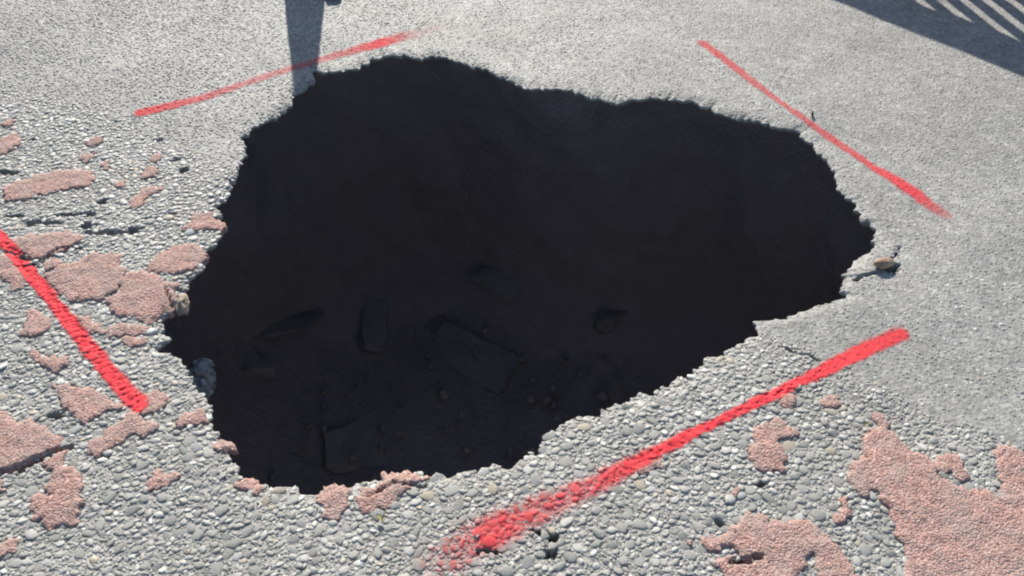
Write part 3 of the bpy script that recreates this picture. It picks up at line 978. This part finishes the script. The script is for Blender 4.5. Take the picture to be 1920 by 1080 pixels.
# weed sprig
def weed(px, py):
    p = on_ground(px, py)
    root = bpy.data.objects.new('weed', None)
    root.location = p
    C.objects.link(root)
    tag(root, 'tiny green weed sprouting on the red line right of the hole', 'weed')
    r = random.Random(3)
    for k in range(7):
        bm = bmesh.new()
        a = r.uniform(0, 6.28)
        L = r.uniform(.012, .024)
        w = r.uniform(.002, .0035)
        lean = r.uniform(.2, .7)
        d = Vector((math.cos(a), math.sin(a), 0))
        s = Vector((-d.y, d.x, 0))
        rows = []
        for j, (t, ww) in enumerate(((0, .5), (.35, 1), (.7, .8), (1, .05))):
            c = d * (L * t * lean) + Vector((0, 0, L * t * (1 - .3 * t)))
            rows.append([bm.verts.new(c - s * w * ww), bm.verts.new(c + Vector((0, 0, -.0006))), bm.verts.new(c + s * w * ww)])
        for j in range(3):
            for q in range(2):
                bm.faces.new((rows[j][q], rows[j][q + 1], rows[j + 1][q + 1], rows[j + 1][q]))
        bmesh.ops.solidify(bm, geom=bm.faces[:], thickness=.0004)
        bm_link('leaf', bm, M_leaf, root, True)
weed(1523, 218)

def dry_leaf(px, py, rz, L, lab, mat):
    p = on_ground(px, py, .011)
    bm = bmesh.new()
    rows = []
    for t, w in ((0, .08), (.2, .55), (.45, 1), (.75, .7), (1, .06)):
        x = (t - .5) * L
        rows.append([bm.verts.new((x, -w * L * .24, .0025 * w)), bm.verts.new((x, 0, 0)), bm.verts.new((x, w * L * .24, .003 * w))])
    for j in range(4):
        for q in range(2):
            bm.faces.new((rows[j][q], rows[j][q + 1], rows[j + 1][q + 1], rows[j + 1][q]))
    bmesh.ops.solidify(bm, geom=bm.faces[:], thickness=.0006)
    o = bm_link('dry_leaf', bm, mat, None, True)
    o.location = p
    o.rotation_euler = (.15, -.12, rz)
    tag(o, lab, 'leaf')
dry_leaf(713, 975, 2.3, .020, 'small pale yellow leaf on pebbles below the rounded pink patch', M_yellow)
dry_leaf(1621, 801, .5, .015, 'tiny pale yellow leaf left of the peak of the largest pink patch', M_yellow)

# rubble lying on the floor of the hole
RUB = [
 (505, 622, (.27, .06, .030), 21, (.06, .10, .30), 'long narrow slab of broken paving lying at the left of the hole floor'),
 (700, 608, (.08, .17, .036), 22, (.22, .1, .15), 'grey slab of rubble left of the middle of the hole, pointing away'),
 (940, 522, (.13, .11, .045), 23, (.25, .2, -.5), 'pale slab of rubble at the middle of the hole, farthest back'),
 (455, 695, (.12, .09, .045), 24, (.2, .1, .6), 'squat slab of rubble below the long narrow slab'),
 (690, 830, (.20, .12, .034), 25, (.12, .1, .2), 'biggest grey slab of rubble near the bottom of the hole'),
 (1140, 605, (.09, .07, .05), 26, (.1, .2, .9), 'small lump of rubble at the right of the hole floor'),
 (870, 655, (.28, .13, .035), 27, (.1, .08, -.55), 'broad slanting slab of rubble at the centre of the hole floor'),
]
from mathutils.bvhtree import BVHTree
cav_tree = BVHTree.FromPolygons([tuple(v.co) for v in cav.data.vertices], [tuple(p.vertices) for p in cav.data.polygons])
def on_floor(px, py):
    # where the floor or wall of the cavity lies in that direction
    o_ = Vector((0, 0, CAM_H))
    g_ = at(px, py, -.12)
    hit = cav_tree.ray_cast(g_, (g_ - o_).normalized())
    return hit[0] if hit[0] is not None else at(px, py, -1.5)
for (px, py, size, seed, rot, lab) in RUB:
    o = chunk('rubble_block', M_rubble, on_floor(px, py) + Vector((0, 0, -.012 if seed in (25, 27) else .004)), size, seed, rot)
    tag(o, lab, 'rubble', 'rubble blocks in the hole')

# crumbled earth and small broken pieces strewn over the floor: one heap
hv, ht, base = [], [], 0
r = np.random.default_rng(77)
for k in range(420):
    a = r.uniform(0, 2 * math.pi)
    f = math.sqrt(r.uniform(0, 1))
    j_ = int((a + math.pi) / (2 * math.pi) * NPHI) % NPHI
    q = (RS[j_] + .30) * f
    c = np.array([CEN[0] + q * math.cos(PHI[j_]), CEN[1] + q * math.sin(PHI[j_]), -1.50 + r.uniform(-.02, .03)])
    sz = r.uniform(.006, .022) * (1.6 if r.uniform() > .93 else 1)
    vk = PV[r.integers(NV)][0] * np.array([1, r.uniform(.5, 1), r.uniform(.3, .8)]) * sz
    e = Euler((r.uniform(-.7, .7), r.uniform(-.7, .7), r.uniform(0, 6))).to_matrix()
    hv.append(vk @ np.array(e).T + c)
    ht.append(PT + base)
    base += 25
o = link('rubble_crumbs', mesh_arr('rubble_crumbs', np.concatenate(hv), np.concatenate(ht), False), M_rubble)
tag(o, 'small crumbs of broken paving and earth strewn over the hole floor', 'rubble crumbs', kind='stuff')

# ------------------------------------------------------------------ traffic cone beyond the hole (throws the narrow shadow)
def lathe(bm, prof, n=32):
    rows = []
    for r, z in prof:
        rows.append([bm.verts.new((r * math.cos(6.2831853 * k / n), r * math.sin(6.2831853 * k / n), z)) for k in range(n)])
    for j in range(len(rows) - 1):
        for k in range(n):
            bm.faces.new((rows[j][k], rows[j][(k + 1) % n], rows[j + 1][(k + 1) % n], rows[j + 1][k]))
    return rows

def shadow_base(px, py, h):
    """where a thing of height h stands whose tip throws its shadow at a photo position"""
    p = at(px, py)
    k = h / math.tan(SUN_EL)
    return Vector((p.x + SUN_H.x * k, p.y + SUN_H.y * k, 0))

CH = .78
cb = shadow_base(571, 176, CH)
cone = bpy.data.objects.new('traffic_cone', None)
cone.location = (cb.x, cb.y, .008)
C.objects.link(cone)
tag(cone, 'slim orange traffic cone standing just beyond the far rim', 'traffic cone')
wt, wb = .031, .135 * .5 + .030
bm = bmesh.new()
lathe(bm, [(wb + .012, .035), (wb, .05), (wb + (wt - wb) * .985, CH - .012), (wt - .008, CH), (wt - .014, CH), (wt - .014, CH - .03)])
bm_link('cone_body', bm, M_orange, cone, True)
bm = bmesh.new()
def at_h(z, d=.0015):
    return (wb + (wt - wb) * (z - .05) / (CH - .05) + d, z)
lathe(bm, [(at_h(.40)[0] - .004, .40), at_h(.40), at_h(.56), (at_h(.56)[0] - .004, .56)])
bm_link('reflective_collar', bm, M_white, cone, True)
bm = bmesh.new()
bmesh.ops.create_cube(bm, size=1.0)
for v in bm.verts:
    v.co = Vector((v.co.x * .30, v.co.y * .26, .02 + v.co.z * .034))
bmesh.ops.bevel(bm, geom=bm.edges[:], offset=.008, segments=2, affect='EDGES')
bm_link('cone_base', bm, M_rubber, cone)

# ------------------------------------------------------------------ slatted barrier beyond the right (throws the striped shadow)
BH = 1.0
A = at(1570, 0)
B = at(1920, 140)
dirv = (B - A).normalized()
base0 = A + Vector((SUN_H.x, SUN_H.y, 0)) * (BH / math.tan(SUN_EL))
def to_barrier(px, py):
    """photo position of a shadow point -> (distance along the barrier, height)"""
    s = at(px, py) - base0
    # s + k*sun = u*dir
    det = dirv.x * (-SUN_H.y) - dirv.y * (-SUN_H.x)
    u = (s.x * (-SUN_H.y) - s.y * (-SUN_H.x)) / det
    k = (dirv.x * s.y - dirv.y * s.x) / det
    return u, -k * math.tan(SUN_EL)

barrier = bpy.data.objects.new('barrier', None)
barrier.location = (base0.x, base0.y, 0)
barrier.rotation_euler = (0, 0, math.atan2(dirv.y, dirv.x))
C.objects.link(barrier)
tag(barrier, 'slatted plastic barrier standing beyond the hole on the right', 'barrier')
U0, U1, PER, SLOT, ARCH, BOT = -.62, 1.82, .153, .098, .792, .14
cen = [.703 + PER * k for k in range(-12, 14)]
cen = [c for c in cen if U0 + .08 < c < U1 - .08]
TH = .024
def prism(prof):
    bm = bmesh.new()
    f = [bm.verts.new((u, -TH / 2, h)) for u, h in prof]
    b = [bm.verts.new((u, TH / 2, h)) for u, h in prof]
    bm.faces.new(f)
    bm.faces.new(b[::-1])
    for k in range(len(prof)):
        q = (k + 1) % len(prof)
        bm.faces.new((f[k], b[k], b[q], f[q]))
    bmesh.ops.triangulate(bm, faces=bm.faces[:])
    return bm
low_edge = [(U0, ARCH - SLOT / 2)]
for c in cen:
    for k in range(13):
        a = math.pi - math.pi * k / 12
        low_edge.append((c + SLOT / 2 * math.cos(a), ARCH - SLOT / 2 + SLOT / 2 * math.sin(a)))
low_edge.append((U1, ARCH - SLOT / 2))
bm_link('top_panel', prism(low_edge + [(U1, BH - .03), (U1 - .03, BH), (U0 + .03, BH), (U0, BH - .03)]), M_orange, barrier)
bm_link('bottom_rail', prism([(U0, .05), (U1, .05), (U1, BOT), (U0, BOT)]), M_orange, barrier)
edges_ = [U0] + [e for c in cen for e in (c - SLOT / 2, c + SLOT / 2)] + [U1]
for k in range(0, len(edges_), 2):
    bm_link('slat', prism([(edges_[k], BOT), (edges_[k + 1], BOT), (edges_[k + 1], ARCH - SLOT / 2), (edges_[k], ARCH - SLOT / 2)]), M_orange, barrier)
for u in (U0 + .25, U1 - .25):
    bm = bmesh.new()
    bmesh.ops.create_cube(bm, size=1.0)
    for v in bm.verts:
        v.co = Vector((u + v.co.x * .09 * (1 if v.co.z < 0 else .7), v.co.y * .55 * (1 if v.co.z < 0 else .8), .031 + v.co.z * .05))
    bmesh.ops.bevel(bm, geom=bm.edges[:], offset=.008, segments=2, affect='EDGES')
    bm_link('foot', bm, M_rubber, barrier)
